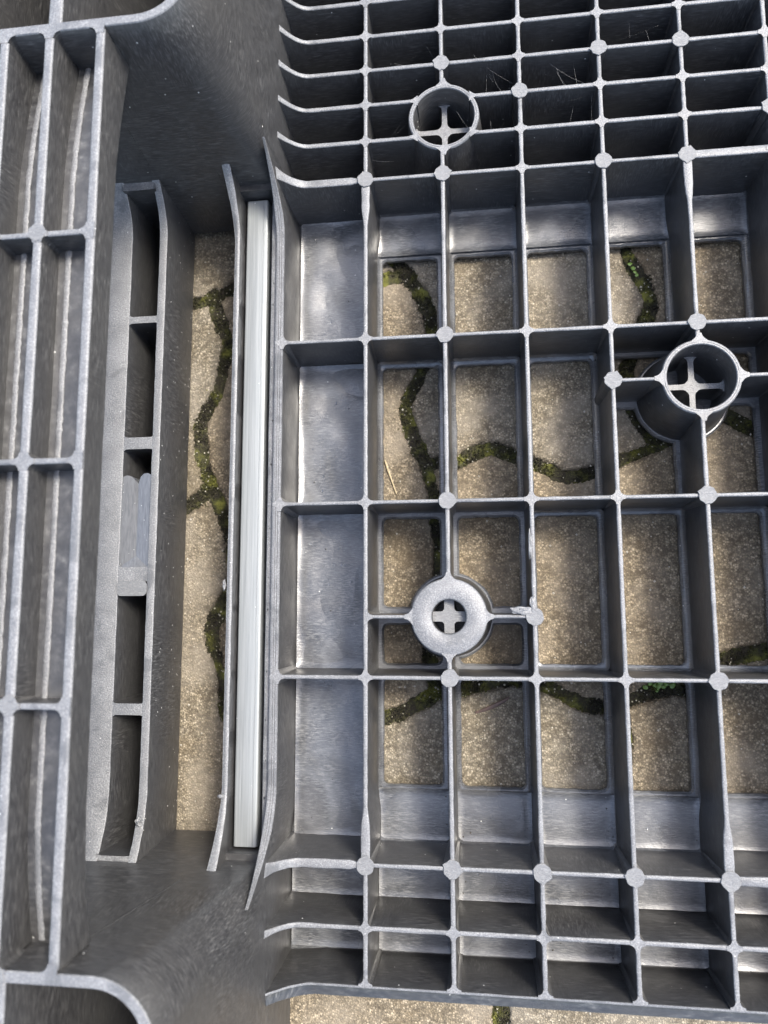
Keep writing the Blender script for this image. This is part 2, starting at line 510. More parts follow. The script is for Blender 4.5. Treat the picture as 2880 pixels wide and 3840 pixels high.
STONES = [
 ['o3', 'o4', 'v2t', '-h1b', '-h1a'],
 ['h1b', 'v2a', 'v2b', '-h3', '-v1b', '-v1a'],
 ['h1a', 'v1a', 'h2', '-o1'],
 ['h2', 'o2', '-h3l', '-v6', '-v1b'],
 ['o5', 'v3', '-h4', '-v2a', '-v2t'],
 ['o6', 'o7', '-h7', '-v3'],
 ['h4', 'h7', 'o8', '-h5b', '-h5a', '-v2b'],
 ['h3', 'h5a', 'v4', '-h6b', '-h6a', '-v6'],
 ['h5b', 'o9', '-h6c', '-v4'],
 ['h6a', 'v5', 'o12', 'o13'],
 ['h6b', 'h6c', 'o10', 'o11', '-v5'],
 ['h3l', 'o14', 'o15', 'o13'],
]
JPTS = np.array([p for k, L in JS.items() for p in L])
GS = 1.45
def stone(parts):
    """parts: joint names, prefixed '-' when walked backwards, going round the stone.
    The stone is a fine grid whose height rounds over towards its joints."""
    loop = []
    for n in parts:
        L = JS[n.lstrip('-')]
        loop += (L[::-1] if n[0] == '-' else L)[:-1]
    P = np.array(loop)
    gx = np.arange(np.floor(P[:, 0].min() / GS), np.ceil(P[:, 0].max() / GS) + 1) * GS
    gy = np.arange(np.floor(P[:, 1].min() / GS), np.ceil(P[:, 1].max() / GS) + 1) * GS
    X, Y = np.meshgrid(gx, gy, indexing='ij')
    x, y = X.ravel(), Y.ravel()
    inside = np.zeros(x.shape, bool)
    for (x0, y0), (x1, y1) in zip(P, np.roll(P, -1, 0)):
        if y0 == y1: continue
        c = ((y0 > y) != (y1 > y)) & (x < (x1 - x0) * (y - y0) / (y1 - y0) + x0)
        inside ^= c
    Q = JPTS[(JPTS[:, 0] > x.min() - 9) & (JPTS[:, 0] < x.max() + 9) & (JPTS[:, 1] > y.min() - 9) & (JPTS[:, 1] < y.max() + 9)]
    d = np.empty(x.shape)
    for a in range(0, len(x), 4000):
        d[a:a + 4000] = np.sqrt(((x[a:a + 4000, None] - Q[None, :, 0]) ** 2 + (y[a:a + 4000, None] - Q[None, :, 1]) ** 2).min(1))
    idx = -np.ones(len(x), int)
    V = []
    top = random.uniform(-.0004, .0004); tx, ty = random.uniform(-.003, .003), random.uniform(-.003, .003)
    mx, my = P.mean(0)
    for i in np.nonzero(inside & (d > 1.2))[0]:
        a, b = float(x[i]), float(y[i])
        n = mnoise.noise(Vector((a * .035, b * .035, 8))) * 2.2 + mnoise.noise(Vector((a * .10, b * .10, 3))) * 1.6 + mnoise.noise(Vector((a * .30, b * .30, 9))) * 1.3 + mnoise.noise(Vector((a * .75, b * .75, 2))) * .8
        e = d[i] + n
        t = max(0.0, min(1.0, (e - 3.1) / 3.0))
        h = -.0095 * (1 - t) ** 2.6
        h += (mnoise.noise(Vector((a * .045, b * .045, 5))) * .0005 + mnoise.noise(Vector((a * .28, b * .28, 6))) * .00022) * t
        idx[i] = len(V)
        V.append((a / 1000, b / 1000, ZP + top + h + (tx * (a - mx) + ty * (b - my)) / 1000))
    ny = len(gy)
    I = idx.reshape(len(gx), ny)
    q = np.stack([I[:-1, :-1], I[1:, :-1], I[1:, 1:], I[:-1, 1:]], -1).reshape(-1, 4)
    q = q[(q >= 0).all(1)]
    return from_py('paver', V, [tuple(int(v) for v in f) for f in q], PAVER, pavement, None, 75)
for st_ in STONES: stone(st_)

# moss and grit in the joints: one uneven strip plus small tufts
MV, MF = [], []
def tuft(x, y, z, s):
    b = len(MV)
    a0 = random.uniform(0, 6.28)
    for k in range(3):
        t = a0 + k * 2.094
        MV.append((x + s * math.cos(t), y + s * math.sin(t), z - s * .4))
    MV.append((x + random.uniform(-.5, .5) * s, y + random.uniform(-.5, .5) * s, z + s * random.uniform(.4, 1.0)))
    MF.extend([(b, b + 1, b + 3), (b + 1, b + 2, b + 3), (b + 2, b, b + 3)])
for nme, L in JS.items():
    b = len(MV); m = 9
    for i, (x, y) in enumerate(L):
        a, c = Vector(L[max(i - 1, 0)]), Vector(L[min(i + 1, len(L) - 1)])
        t = (c - a).normalized()
        for k in range(m):
            u = (k / (m - 1) - .5) * 17
            px, py = x - t.y * u, y + t.x * u
            h = -2.6 + 1.7 * mnoise.noise(Vector((px * .12, py * .12, 0))) + .9 * mnoise.noise(Vector((px * .5, py * .5, 4)))
            MV.append((px / 1000, py / 1000, ZP + h / 1000))
    for i in range(len(L) - 1):
        for k in range(m - 1):
            q = b + i * m + k
            MF.append((q, q + 1, q + m + 1, q + m))
    if nme[0] == 'o': continue
    for i, (x, y) in enumerate(L):
        for _ in range(34):
            px, py = x + random.gauss(0, 4.4), y + random.gauss(0, 4.4)
            cl = mnoise.noise(Vector((px * .06, py * .06, 7)))
            if random.random() > .40 + 1.6 * cl: continue
            h = -1.3 + 1.4 * mnoise.noise(Vector((px * .12, py * .12, 0)))
            tuft(px / 1000, py / 1000, ZP + h / 1000, random.uniform(.0005, .0013))
moss = from_py('moss', MV, MF, MOSS, None, None, 0)
tag(moss, 'dark green moss and grit filling the wavy joints between the stones', kind='stuff')

# grit grains lying on stones and moss
GV, GF = [], []
def grain(x, y, z, s):
    b = len(GV)
    for dx, dy, dz in ((1, 0, 0), (-1, 0, 0), (0, 1, 0), (0, -1, 0), (0, 0, .8), (0, 0, -.6)):
        GV.append((x + dx * s * random.uniform(.7, 1.2), y + dy * s * random.uniform(.7, 1.2), z + dz * s))
    for f in ((0, 2, 4), (2, 1, 4), (1, 3, 4), (3, 0, 4), (2, 0, 5), (1, 2, 5), (3, 1, 5), (0, 3, 5)):
        GF.append(tuple(b + i for i in f))
for _ in range(700):
    grain(random.uniform(-.14, .27), random.uniform(-.46, .06), ZP + .0002, random.choice((.0003, .0004, .0005, .0006, .0009)))
for k, L in JS.items():
    if k[0] == 'o': continue
    for x, y in L:
        if random.random() < .28:
            grain((x + random.gauss(0, 3)) / 1000, (y + random.gauss(0, 3)) / 1000, ZP - .0012, random.uniform(.0003, .0007))
grit = from_py('grit', GV, GF, PEBBLE, None, None, 30)
tag(grit, 'pale sand grains and tiny pebbles scattered over stones and moss', kind='stuff')

# ------------------------------------------------------------------ the pallet
pallet = empty('plastic_pallet', (0, 0, ZP))
tag(pallet, 'upturned dark grey plastic pallet with ribbed underside, hollow feet and skid', 'pallet')
pallet_inv = Matrix.Translation((0, 0, -ZP))
PARTS = []
def part(o):
    """children are modelled in world coordinates; hang them on the pallet"""
    o.parent = pallet
    o.matrix_parent_inverse = pallet_inv
    return o

XC = [0, .05, .10, .15, .20, .25, .30]
ROWS = dict(b=.1757, c=.1508, d=.1259, e=.1002, f=.0733, g=-.034, h=-.1383, i=-.2435, j=-.3496, k=-.3838, l=-.4150)
ROWS.update(a=.2010, z=.2262, y=.2515)
RING = [(.0511, .1130), (.2007, -.0676), (.0500, -.2077)]
XL = -.0545

# -- deck panel with the openings
PUSH = [(RING[1], .0290), (RING[2], .0268)]
def hole(x0, y0, x1, y1, r=.0045):
    L = rrect(x0, y0, x1, y1, r)
    out = []
    for x, y in L:
        for (cx, cy), rr in PUSH:
            d = math.hypot(x - cx, y - cy)
            if d < rr:
                x, y = cx + (x - cx) / d * rr, cy + (y - cy) / d * rr
        # slightly uneven trimmed edge
        e = mnoise.noise(Vector((x * 160, y * 160, 1))) * .0005
        out.append((x + e, y + e))
    return out
cells = [(-.0570, -.4175, .3015, ROWS['j'], []), (-.0570, ROWS['f'], .3015, .2530, []), (-.0570, ROWS['j'], 0, ROWS['f'], [])]
mid = [(ROWS['f'], ROWS['g'], .0402, None), (ROWS['g'], ROWS['h'], None, None), (ROWS['h'], ROWS['i'], None, None), (ROWS['i'], ROWS['j'], None, -.3159)]
for ci in range(0, 6):
    x0 = XC[ci] + .0039; x1 = XC[ci] + (.0440 if ci == 0 else .0457)
    for ri, (ya, yb, t, b) in enumerate(mid):
        top = t if t is not None else ya - .0038
        bot = b if b is not None else yb + .0038
        split = None
        if ri == 1 and ci in (3, 4): split = RING[1][1]
        if ri == 2 and ci in (0, 1): split = RING[2][1]
        if split is None:
            hs = [hole(x0, bot, x1, top)]
        else:
            hs = [hole(x0, split + .0046, x1, top), hole(x0, bot, x1, split - .0046)]
        cells.append((XC[ci], yb, XC[ci + 1], ya, hs))
part(panel('deck_panel', cells, -HF, -HF - .0038, .0012, [FLOOR]))

# raised trays on the closed floor of the first column: uneven sheets that catch the sky
def tray(x0, y0, x1, y1, seed, amp=.0026):
    nx, ny = 30, max(12, int((y1 - y0) / .0022))
    V, F = [], []
    for i in range(nx + 1):
        for j in range(ny + 1):
            x = x0 + (x1 - x0) * i / nx; y = y0 + (y1 - y0) * j / ny
            e = min(i / nx, 1 - i / nx) * (x1 - x0); e2 = min(j / ny, 1 - j / ny) * (y1 - y0)
            m = min(e, e2)
            lip = .0010 * math.exp(-(m / .0016) ** 2)
            w = min(1, m / .006)
            warp = mnoise.noise(Vector((x * 26 + seed, y * 15, seed))) + .5 * mnoise.noise(Vector((x * 60, y * 40 + seed, 2)))
            V.append((x, y, -HF + .0008 + lip + amp * w * warp))
    for i in range(nx):
        for j in range(ny):
            q = i * (ny + 1) + j
            F.append((q, q + 1, q + ny + 2, q + ny + 1))
    return part(from_py('floor_tray', V, F, FLOOR, None, None, 80))
tr = [('f', 'g'), ('g', 'h'), ('h', 'i'), ('i', 'j')]
for k, (a, b) in enumerate(tr):
    tray(-.0530, ROWS[b] + .0016, -.0016, ROWS[a] - .0016, 3.1 * k + 1)
# closed floor strips at both ends of the open columns
for ci in range(0, 6):
    tray(XC[ci] + .0020, .0412, XC[ci + 1] - .0020, ROWS['f'] - .0016, 20 + ci, .0008)
    tray(XC[ci] + .0020, ROWS['j'] + .0016, XC[ci + 1] - .0020, -.3169, 30 + ci, .0008)
    tray(XC[ci] + .0020, ROWS['k'] + .0016, XC[ci + 1] - .0020, ROWS['j'] - .0016, 40 + ci, .0006)
    tray(XC[ci] + .0020, ROWS['l'] + .0016, XC[ci + 1] - .0020, ROWS['k'] - .0016, 50 + ci, .0006)
for a, b in (('j', 'k'), ('k', 'l')):
    tray(-.0540, ROWS[b] + .0016, -.0016, ROWS[a] - .0016, 63, .0006)

def cell_fillet(x0, y0, x1, y1):
    rings = [(.0010, .0042), (.0014, .0022), (.0021, .0009), (.0032, .0002), (.0040, -.0003)]
    V, F = [], []
    for ins, dz in rings:
        L = rrect(x0 + ins, y0 + ins, x1 - ins, y1 - ins, .0035, 4, .006)
        if not V: n0 = len(L)
        L = L[:n0] if len(L) >= n0 else L + [L[-1]] * (n0 - len(L))
        V += [(x, y, -HF + dz + .0002 * mnoise.noise(Vector((x * 300, y * 300, 2)))) for x, y in L]
    for k in range(len(rings) - 1):
        for i in range(n0):
            j = (i + 1) % n0
            F.append((k * n0 + i, k * n0 + j, (k + 1) * n0 + j, (k + 1) * n0 + i))
    part(from_py('floor_fillet', V, F, FLOOR, None, None, 80))
for ci in range(6):
    for ri, (ya, yb, t, b) in enumerate(mid):
        if (ri == 1 and ci in (3, 4)) or (ri == 2 and ci in (0, 1)):
            ys_ = RING[1][1] if ri == 1 else RING[2][1]
            continue
        cell_fillet(XC[ci] + .0006, yb + .0006, XC[ci + 1] - .0006, ya - .0006)

# -- ribs along the pallet (up the picture)
def blocked(x, y, rr=.0205):
    return any(math.hypot(x - cx, y - cy) < rr for cx, cy in RING)
def widths(x, y):
    """thickened stretches next to the corner pads"""
    for cx, cy, d in ((0, .0733, -1), (0, -.3496, 1), (.20, .0733, -1), (.20, -.3496, 1)):
        if abs(x - cx) < .004:
            u = (y - cy) * d
            if 0 <= u < .020: return .0027
            if 0 <= u < .030: return .0027 - .0013 * (u - .02) / .01
    return None
def long_rib(x, y0, y1, hw):
    P = []
    for q in seg((x, y0, 0), (x, y1, 0), .0035):
        w = widths(q[0], q[1])
        P.append((*q, w or hw))
    part(rib('lengthwise_rib', P, hw, None))
for i, x in enumerate(XC):
    cuts = sorted([(cy - .0200, cy + .0200) for cx, cy in RING if abs(cx - x) < .004])
    y = ROWS['l']; top = .2515
    for a, b in cuts:
        long_rib(x, y, a, .0013 if y < -.1 else .0013); y = b
    long_rib(x, y, top, .0013)

# -- cross ribs; their left ends sweep up the side of the foot
def ramp_left(y, hw, thick_to=None):
    P = []
    n = 9
    for i in range(n):
        t = 1 - i / (n - 1)
        P.append((XL - .0016 + (1 - t) * .0185, y, .0172 * t ** 2.0, hw * (1 + .7 * t ** 6)))
    return P
def cross_rib(r, x0, x1, hw=.00125, ramp=False):
    y = ROWS[r] if isinstance(r, str) else r
    hz = -.00010
    if ramp:
        thick = .0026 if r in ('f', 'j') else hw * 1.15
        P = ramp_left(y, thick)
        xs = seg((P[-1][0] + .004, y, hz), (x1, y, hz), .006)
        for q in xs:
            w = thick if q[0] < -.007 else hw
            if r in 'kl' and q[0] > -.030: w = hw
            if r in ('f', 'j') and q[0] > .2: w = .0026
            P.append((*q, w))
    else:
        P = [(*q, hw) for q in seg((x0, y, hz), (x1, y, hz), .006)]
    part(rib('cross_rib', P, hw, None, zb=-HF - .0012))
for r in 'yzabcfjk':
    cross_rib(r, XL, .30, .0013 if r not in 'fj' else .0012, True)
for r in 'de':                       # interrupted by the socket ring
    y = ROWS[r]; dx = math.sqrt(.0205 ** 2 - (y - RING[0][1]) ** 2)
    cross_rib(r, XL, RING[0][0] - dx, .0013, True)
    cross_rib(r, RING[0][0] + dx, .30, .0013)
for r in 'ghi':
    cross_rib(r, -.0545, .30, .00115)
cross_rib(RING[1][1], .15, RING[1][0] - .0215, .00105)
cross_rib(RING[1][1], RING[1][0] + .0215, .25, .00105)
cross_rib(RING[2][1], 0, RING[2][0] - .0210, .00105)
cross_rib(RING[2][1], RING[2][0] + .0210, .10, .00105)

# -- outer rim along the bottom edge: wall with a sloping flange, its left end swept up
P = []
for i in range(9):
    t = 1 - i / 8
    P.append((XL - .0014 + (1 - t) * .0255, ROWS['l'] - .0022 * t, .0125 * t ** 1.9, .0036))
for q in seg((-.030, ROWS['l'], 0), (.3015, ROWS['l'], 0), .01): P.append((*q, .0035))
rim_prof = [(-1.0, -.0040), (-.92, -.0020), (-.20, -.0011), (.62, -.0005), (.74, 0), (.98, 0), (1.0, -.0006)]
P = [(x, y - .0028, z, w) for x, y, z, w in P]
rim = rib('edge_rim', P, .0035, None, prof=rim_prof, draft=-.0004, mats=[0, 0, 0, 0, 1, 1, 1, 1])
part(rim)

# -- filleted crossings and round ejector pads
pads = [(1, 'c'), (2, 'd'), (3, 'c'), (4, 'c'), (5, 'e'), (0, 'f'), (1, 'f'), (3, 'f'), (4, 'f'), (1, 'g'), (4, 'g'), (1, 'h'), (4, 'h'),
        (1, 'i'), (4, 'i'), (0, 'j'), (1, 'j'), (2, 'j'), (3, 'j'), (4, 'j'), (6, 'f'), (6, 'j'), (5, 'z'), (2, 'z')]
PADS = [(XC[c], ROWS[r]) for c, r in pads] + [(.15, RING[1][1]), (.10, RING[2][1])]
NODE = {'dense': diamond(.0012, .0012, .0028), 'open': diamond(.0012, .0011, .0032)}
first = {}
def node(x, y, kind):
    if kind not in first:
        o = prism('rib_junction', NODE[kind], .00012, -HF, None, draft=-.0004)
        part(o); o.location = (x, y, 0); first[kind] = o
    else:
        o = first[kind].copy(); COL.objects.link(o)
        o.location = (x, y, 0)
    o.rotation_euler.z = random.choice((0, math.pi))
for ci, x in enumerate(XC):
    for r, y in ROWS.items():
        if r == 'l':
            continue
        if any(math.dist((x, y), p) < .003 for p in PADS) or blocked(x, y, .024): continue
        node(x, y, 'open' if r in 'ghi' else 'dense')
for x in XC:
    D = [(u, max(w, -.0004)) for u, w in NODE['dense']]
    o = part(prism('rib_junction', D, .00013, -HF, None, draft=-.0002)); o.location = (x, ROWS['l'] + .0006, 0)
for x, y, s in ((0, RING[2][1], 1), (.25, RING[1][1], -1)):
    D = [((max(u, -.0010) if s > 0 else min(u, .0010)), w) for u, w in NODE['open']]
    o = part(prism('rib_junction', D, .00012, -HF, None, draft=-.0004)); o.location = (x, y, 0)
for r in 'ghi': node(-.0542, ROWS[r], 'open')
def pad_mesh(seed):
    random.seed(seed)
    n = 26
    V, F, M = [], [], []
    rr = [.0052 + random.uniform(-.00025, .00025) for _ in range(n)]
    for a in (0, 1, 2, 3):                       # small mould flash at the rib lines
        k = int(a * n / 4 + random.randint(-1, 1)) % n
        rr[k] += random.uniform(.0002, .0010)
    rings = [(.955, .0006, 0), (1.0, .0003, 0), (.93, -.0010, 0), (.80, -HF, 0)]
    for f, z, _ in rings:
        for i in range(n):
            t = 2 * math.pi * i / n
            V.append((rr[i] * f * math.cos(t), rr[i] * f * math.sin(t), z))
    for k in range(len(rings) - 1):
        for i in range(n):
            j = (i + 1) % n
            F.append((k * n + i, k * n + j, (k + 1) * n + j, (k + 1) * n + i)); M.append(1 if k < 1 else 0)
    c = len(V); V.append((.0004, -.0002, .0004))
    for i in range(n):
        F.append((i, (i + 1) % n, c)); M.append(1)
    o = from_py('ejector_pad', V, F, [WALL, PAD], None, M, 40)
    return o
protos = [part(pad_mesh(s)) for s in (1, 2, 3, 4)]
random.seed(21)
for i, (x, y) in enumerate(PADS):
    if i < 4: o = protos[i]
    else:
        o = protos[i % 4].copy(); COL.objects.link(o)
    o.location = (x, y, random.uniform(0, .0004)); o.rotation_euler.z = random.choice((0, 1.57, 3.14, 4.71)) + random.uniform(-.1, .1)

def fan(cx, cy, r, a, heading=None, wide=1.0):
    """filleted root where a rib meets a ring"""
    L = []
    for u, w in ((-.0016, .0056), (0.0, .0040), (.0010, .0027), (.0022, .0018), (.0042, .0012)):
        L.append((u, w))
    L = [(u, -w) for u, w in L] + L[::-1]
    o = prism('ring_fillet', L, .00013, -HF, None, draft=-.0002)
    part(o); o.location = (cx + r * math.cos(a), cy + r * math.sin(a), 0); o.rotation_euler.z = a if heading is None else heading; o.scale = (1, wide, 1)
# -- socket rings with a cross inside, and the capped one
for n, (cx, cy) in enumerate(RING[:2]):
    zc = (-.016, -.021)[n]
    prof = [(.0284, -HF - .0005), (.0276, -HF + .0015), (.0268, -HF + .006), (.0229, -.0010), (.0226, -.0003), (.0221, .00015), (.0213, .00015), (.02115, -.0001), (.0210, .00015),
            (.0202, .00015), (.0197, -.0005), (.0186, -HF)]
    ring = part(lathe('socket_ring', prof, cx, cy, None, [WALL, TOP], [0, 0, 0, 1, 1, 1, 1, 1, 1, 1, 0]))
    hw = .0017
    P = []
    arms = []
    for a in range(4):                            # one outline: four arms with round roots and flared ends
        t = a * math.pi / 2
        loc = [(.0031, .0031), (.0038, .0023), (.0052, hw + .0001), (.0070, hw), (.0160, hw), (.0178, hw + .0007), (.0192, hw + .0030)]
        pts = [(u, -w) for u, w in loc] + [(u, w) for u, w in reversed(loc)]
        for u, w in pts: P.append((cx + u * math.cos(t) - w * math.sin(t), cy + u * math.sin(t) + w * math.cos(t)))
    ins = prism('cross_insert', P, zc, -HF, None)
    ins.parent = ring; ins.matrix_parent_inverse = Matrix()
    for a in (0, math.pi / 2, math.pi, -math.pi / 2):
        if n == 0 and a in (0, math.pi): continue
        fan(cx, cy, .0226, a)
    if n == 0:
        for r in 'de':
            b = math.asin((ROWS[r] - cy) / .0226)
            fan(cx, cy, .0222, b, 0, .62); fan(cx, cy, .0222, math.pi - b, math.pi, .62)
cx, cy = RING[2]
prof = [(.0262, -HF - .0005), (.0256, -HF + .0015), (.0250, -HF + .006), (.0226, -.0009), (.0222, -.0003), (.0216, .0002), (.0112, .0002), (.0106, -.0002), (.0102, -.0012), (.0100, -.0050), (.0098, -.020)]
ring = part(lathe('capped_socket', prof, cx, cy, None, [WALL, TOP], [0, 0, 0, 1, 1, 1, 1, 1, 0, 0]))
P = []
for a in range(4):
    t = a * math.pi / 2
    loc = [(.0037, .0037), (.0041, .0032), (.0050, .0030), (.0101, .0030)]
    pts = [(u, -w) for u, w in loc] + [(u, w) for u, w in reversed(loc)]
    for u, w in pts: P.append((cx + u * math.cos(t) - w * math.sin(t), cy + u * math.sin(t) + w * math.cos(t)))
ins = prism('cross_insert', P, -.0068, -.040, None, [WALL, PAD])
ins.parent = ring; ins.matrix_parent_inverse = Matrix()
for a in (0, math.pi / 2, math.pi, -math.pi / 2):
    fan(cx, cy, .0222, a)

# -- channel that holds the steel bar
def ramp_y(y, top, bot, zt, zb_, pw=1.9):
    if y > top[0]: return zt * ((y - top[0]) / (top[1] - top[0])) ** pw
    if y < bot[0]: return zb_ * ((bot[0] - y) / (bot[0] - bot[1])) ** pw
    return 0
def yline(x, y0, y1, hw, top, bot, zt, zb_, step=.005, pw=1.9):
    return [(x, q[1], ramp_y(q[1], top, bot, zt, zb_, pw), hw) for q in seg((x, y0), (x, y1), step)]
grooved = [(-1, -.0012), (-.82, -.0003), (-.45, -.0003), (-.38, -.0008), (-.30, -.0001), (.05, -.0001), (.12, -.0006), (.2, 0), (.80, 0), (.95, -.0003), (1, -.0010)]
P = []
for x, y, z, w in yline(-.0562, -.360, .082, .0027, (.036, .080), (-.306, -.358), .036, .040):
    t = max(0, (y - .052) / .030, (-.330 - y) / .030)
    P.append((x - .0006 * t, y, z, w * (1 - .72 * t)))
part(rib('channel_wall', P, .0027, None, prof=grooved, draft=.0003, wob=.00008))
P = []
for x, y, z, w in yline(-.0853, -.3530, .079, .0018, (.036, .073), (-.306, -.350), .021, .018):
    t = max(0, (y - .040) / .036, (-.315 - y) / .036)
    P.append((x - .0006 * t, y, z, w + .0010 * t))
part(rib('channel_wall', P, .0018, None, prof=[(-1, -.0006), (-.6, 0), (.2, 0), (.4, -.0004), (.95, -.0007), (1, -.0015)], draft=.0004))
part(rib('channel_ledge', [(-.0612, q[1], -.0040, .0020) for q in seg((0, -.353), (0, .070), .02)], .0020, None, draft=.0))
part(prism('channel_floor', [(-.0870, -.356), (-.0560, -.356), (-.0560, .072), (-.0870, .072)], -.0235, -HF - .003, None, mi_top=0))
part(prism('bar_stop', [(-.0840, .0695), (-.0580, .0695), (-.0580, .0850), (-.0840, .0850)], .0035, -.030, None, mi_top=0))
part(prism('bar_stop', [(-.0840, -.3650), (-.0580, -.3650), (-.0580, -.3455), (-.0840, -.3455)], .0015, -.030, None, mi_top=0))

# -- feet: hollow blocks that grow out of the deck
HR = .128           # height of the skid top
def foot_outline(z, inset, x0, x1, y0, y1, r, k=10):
    return rrect(x0 + inset, y0 + inset, x1 - inset, y1 - inset, max(r - inset, .002), k, 0)
def foot(levels, th=.0050):
    """levels: list of (z, x0, x1, y0, y1, r)"""
    rings = []
    for (z, *b, r) in levels: rings.append((foot_outline(z, 0, *b, r), z))
    z, *b, r = levels[-1]
    rings[-1] = (rings[-1][0], HR - .0006)
    rings.append((foot_outline(z, .0005, *b, r), HR))
    rings.append((foot_outline(z, th - .0005, *b, r), HR))
    for (z, *b, r) in reversed(levels):
        rings.append((foot_outline(z, th + (.001 if z < .1 else 0), *b, r), z if z < HR - .001 else HR - .0006))
    n = len(rings[0][0]); V, F, M = [], [], []
    for L, z in rings:
        for x, y in L: V.append((x, y, z))
    nl = len(levels)
    for k in range(len(rings) - 1):
        for i in range(n):
            j = (i + 1) % n
            F.append((k * n + i, k * n + j, (k + 1) * n + j, (k + 1) * n + i))
            M.append(1 if nl - 1 <= k <= nl + 1 else 0)
    F.append(tuple((len(rings) - 1) * n + i for i in range(n))); M.append(0)
    return part(from_py('foot', V, F, [WALL, TOP], None, M, 35))
def lv(yf0, yf1, yb, top):
    out = []
    for i in range(9):
        z = -.044 + (HR + .044) * i / 8
        t = i / 8
        yf = yf0 + (yf1 - yf0) * t
        tt = max(0, (z + .005) / (HR + .005))
        xr = -.0545 - .0125 * max(0, (z - .012) / (HR - .012)) ** 1.2
        r = .007 + .022 * tt ** .9
        if top: out.append((z, -.262, xr, yf, yb, r))
        else: out.append((z, -.262, xr, yb, yf, r))
    return out
foot(lv(.0690, .0868, .262, True))
foot(lv(-.3470, -.3556, -.535, False))

# fine mould lines left on the foot faces
def mould_line(a, b, r=.00035):
    a, b = Vector(a), Vector(b)
    d = (b - a).normalized(); u = d.cross(Vector((0, 1, 0))).normalized(); v = d.cross(u)
    V, F = [], []
    n = 16
    for i in range(n):
        p = a.lerp(b, i / (n - 1)) + u * .0006 * mnoise.noise(Vector((i * .4, a.x * 90, 0)))
        rr = r * (.5 + .5 * math.sin(math.pi * (i + .5) / n))
        for k in range(6):
            t = k * math.pi / 3; V.append(tuple(p + u * rr * math.cos(t) + v * rr * math.sin(t)))
    for i in range(n - 1):
        for k in range(6): F.append((i * 6 + k, i * 6 + (k + 1) % 6, (i + 1) * 6 + (k + 1) % 6, (i + 1) * 6 + k))
    part(from_py('mould_line', V, F, WALL, None, None, 60))
mould_line((-.1075, .0847, .1067), (-.0932, .0748, .0115))
mould_line((-.1330, .0804, .0657), (-.1352, .0752, .0151))
mould_line((-.0981, -.3507, .0316), (-.1147, -.3540, .0979))
# -- skid running from foot to foot, on top
ZS = HR - .0165
zsk = lambda y: ZS - .009 * (max(0, (y - .01) / .075) ** 1.6 + max(0, (-.295 - y) / .06) ** 1.6)
sk_y0, sk_y1 = -.3560, .0875
XB = [(-.1166, -.1116), (-.1440, -.1390), (-.1685, -.1635), (-.1980, -.1930), (-.2240, -.2190)]
for a, b in XB:
    outerbar = (a == -.1150 or a == -.2240)
    part(rib('skid_bar', [(q[0], q[1], HR - .0001) for q in seg(((a + b) / 2, sk_y0 + .002), ((a + b) / 2, sk_y1 - .002), .02)], .00235, None,
             zbf=zsk, draft=.0004, r=.0009))
for y in (-.0213, -.1339, -.2454):
    part(rib('skid_rung', [(q[0], q[1], HR - .0003) for q in seg((-.2215, y), (-.1125, y), .02)], .0014, None, zb=ZS, draft=.0006))
    for a, b in XB:
        D = diamond(.0023, .0013, .0030)
        if a == XB[0][0]: D = [(min(u, .0021), w) for u, w in D]
        o = prism('skid_junction', D, HR, ZS, None)
        o.location = ((a + b) / 2, y, 0); part(o)
for x, y in ((-.1415, -.0205), (-.1415, -.2450)):
    o = protos[0].copy(); COL.objects.link(o); o.location = (x, y, HR + .0001); o.scale = (.85, .85, .4)
for x in (-.1141, -.1415, -.166):
    for y, s in ((.0868, -1), (-.3552, 1)):
        D = [(u, (max(w, -.0015) if s > 0 else min(w, .0015))) for u, w in diamond(.0023, .0020, .0034)]
        if x == -.1141: D = [(min(u, .0021), w) for u, w in D]
        o = prism('skid_junction', D, HR + .00005, ZS, None)
        o.location = (x, y + s * -.002, 0); part(o)
part(rib('skid_sole', [(-.1672, q[1], zsk(q[1]) + .0012, .0540) for q in seg((0, sk_y0), (0, sk_y1), .01)], .054, None, zbf=lambda y: zsk(y) - .001, draft=0, r=.0004, wob=0, mats=[0] * 7))
for a, b in XB[1:4]:  # raised strips in paler plastic: sky sheen of the pocket fillets put into colour
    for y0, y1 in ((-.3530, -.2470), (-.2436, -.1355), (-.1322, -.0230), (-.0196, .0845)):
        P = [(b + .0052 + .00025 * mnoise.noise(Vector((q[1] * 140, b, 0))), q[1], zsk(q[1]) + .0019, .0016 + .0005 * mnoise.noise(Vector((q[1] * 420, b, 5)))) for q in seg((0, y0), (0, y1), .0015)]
        part(rib('sole_sheen_strip', P, .0020, None, zbf=zsk, prof=[(-1, -.0005), (-.6, -.0001), (0, 0), (.5, -.0001), (1, -.0005)], mats=[0, 1, 1, 1, 1, 0]))
# ribs inside the hollow feet
for y0, y1 in ((.088, .26), (-.53, -.357)):
    for x in (-.139, -.20):
        part(rib('foot_rib', [(q[0], q[1], HR - .0002) for q in seg((x, y0), (x, y1), .03)], .0036, None, zb=-.03, draft=.0006, r=.001))
o = protos[1].copy(); COL.objects.link(o); o.location = (-.1415, -.3585, HR + .0002); o.scale = (1.1, 1.1, .4)

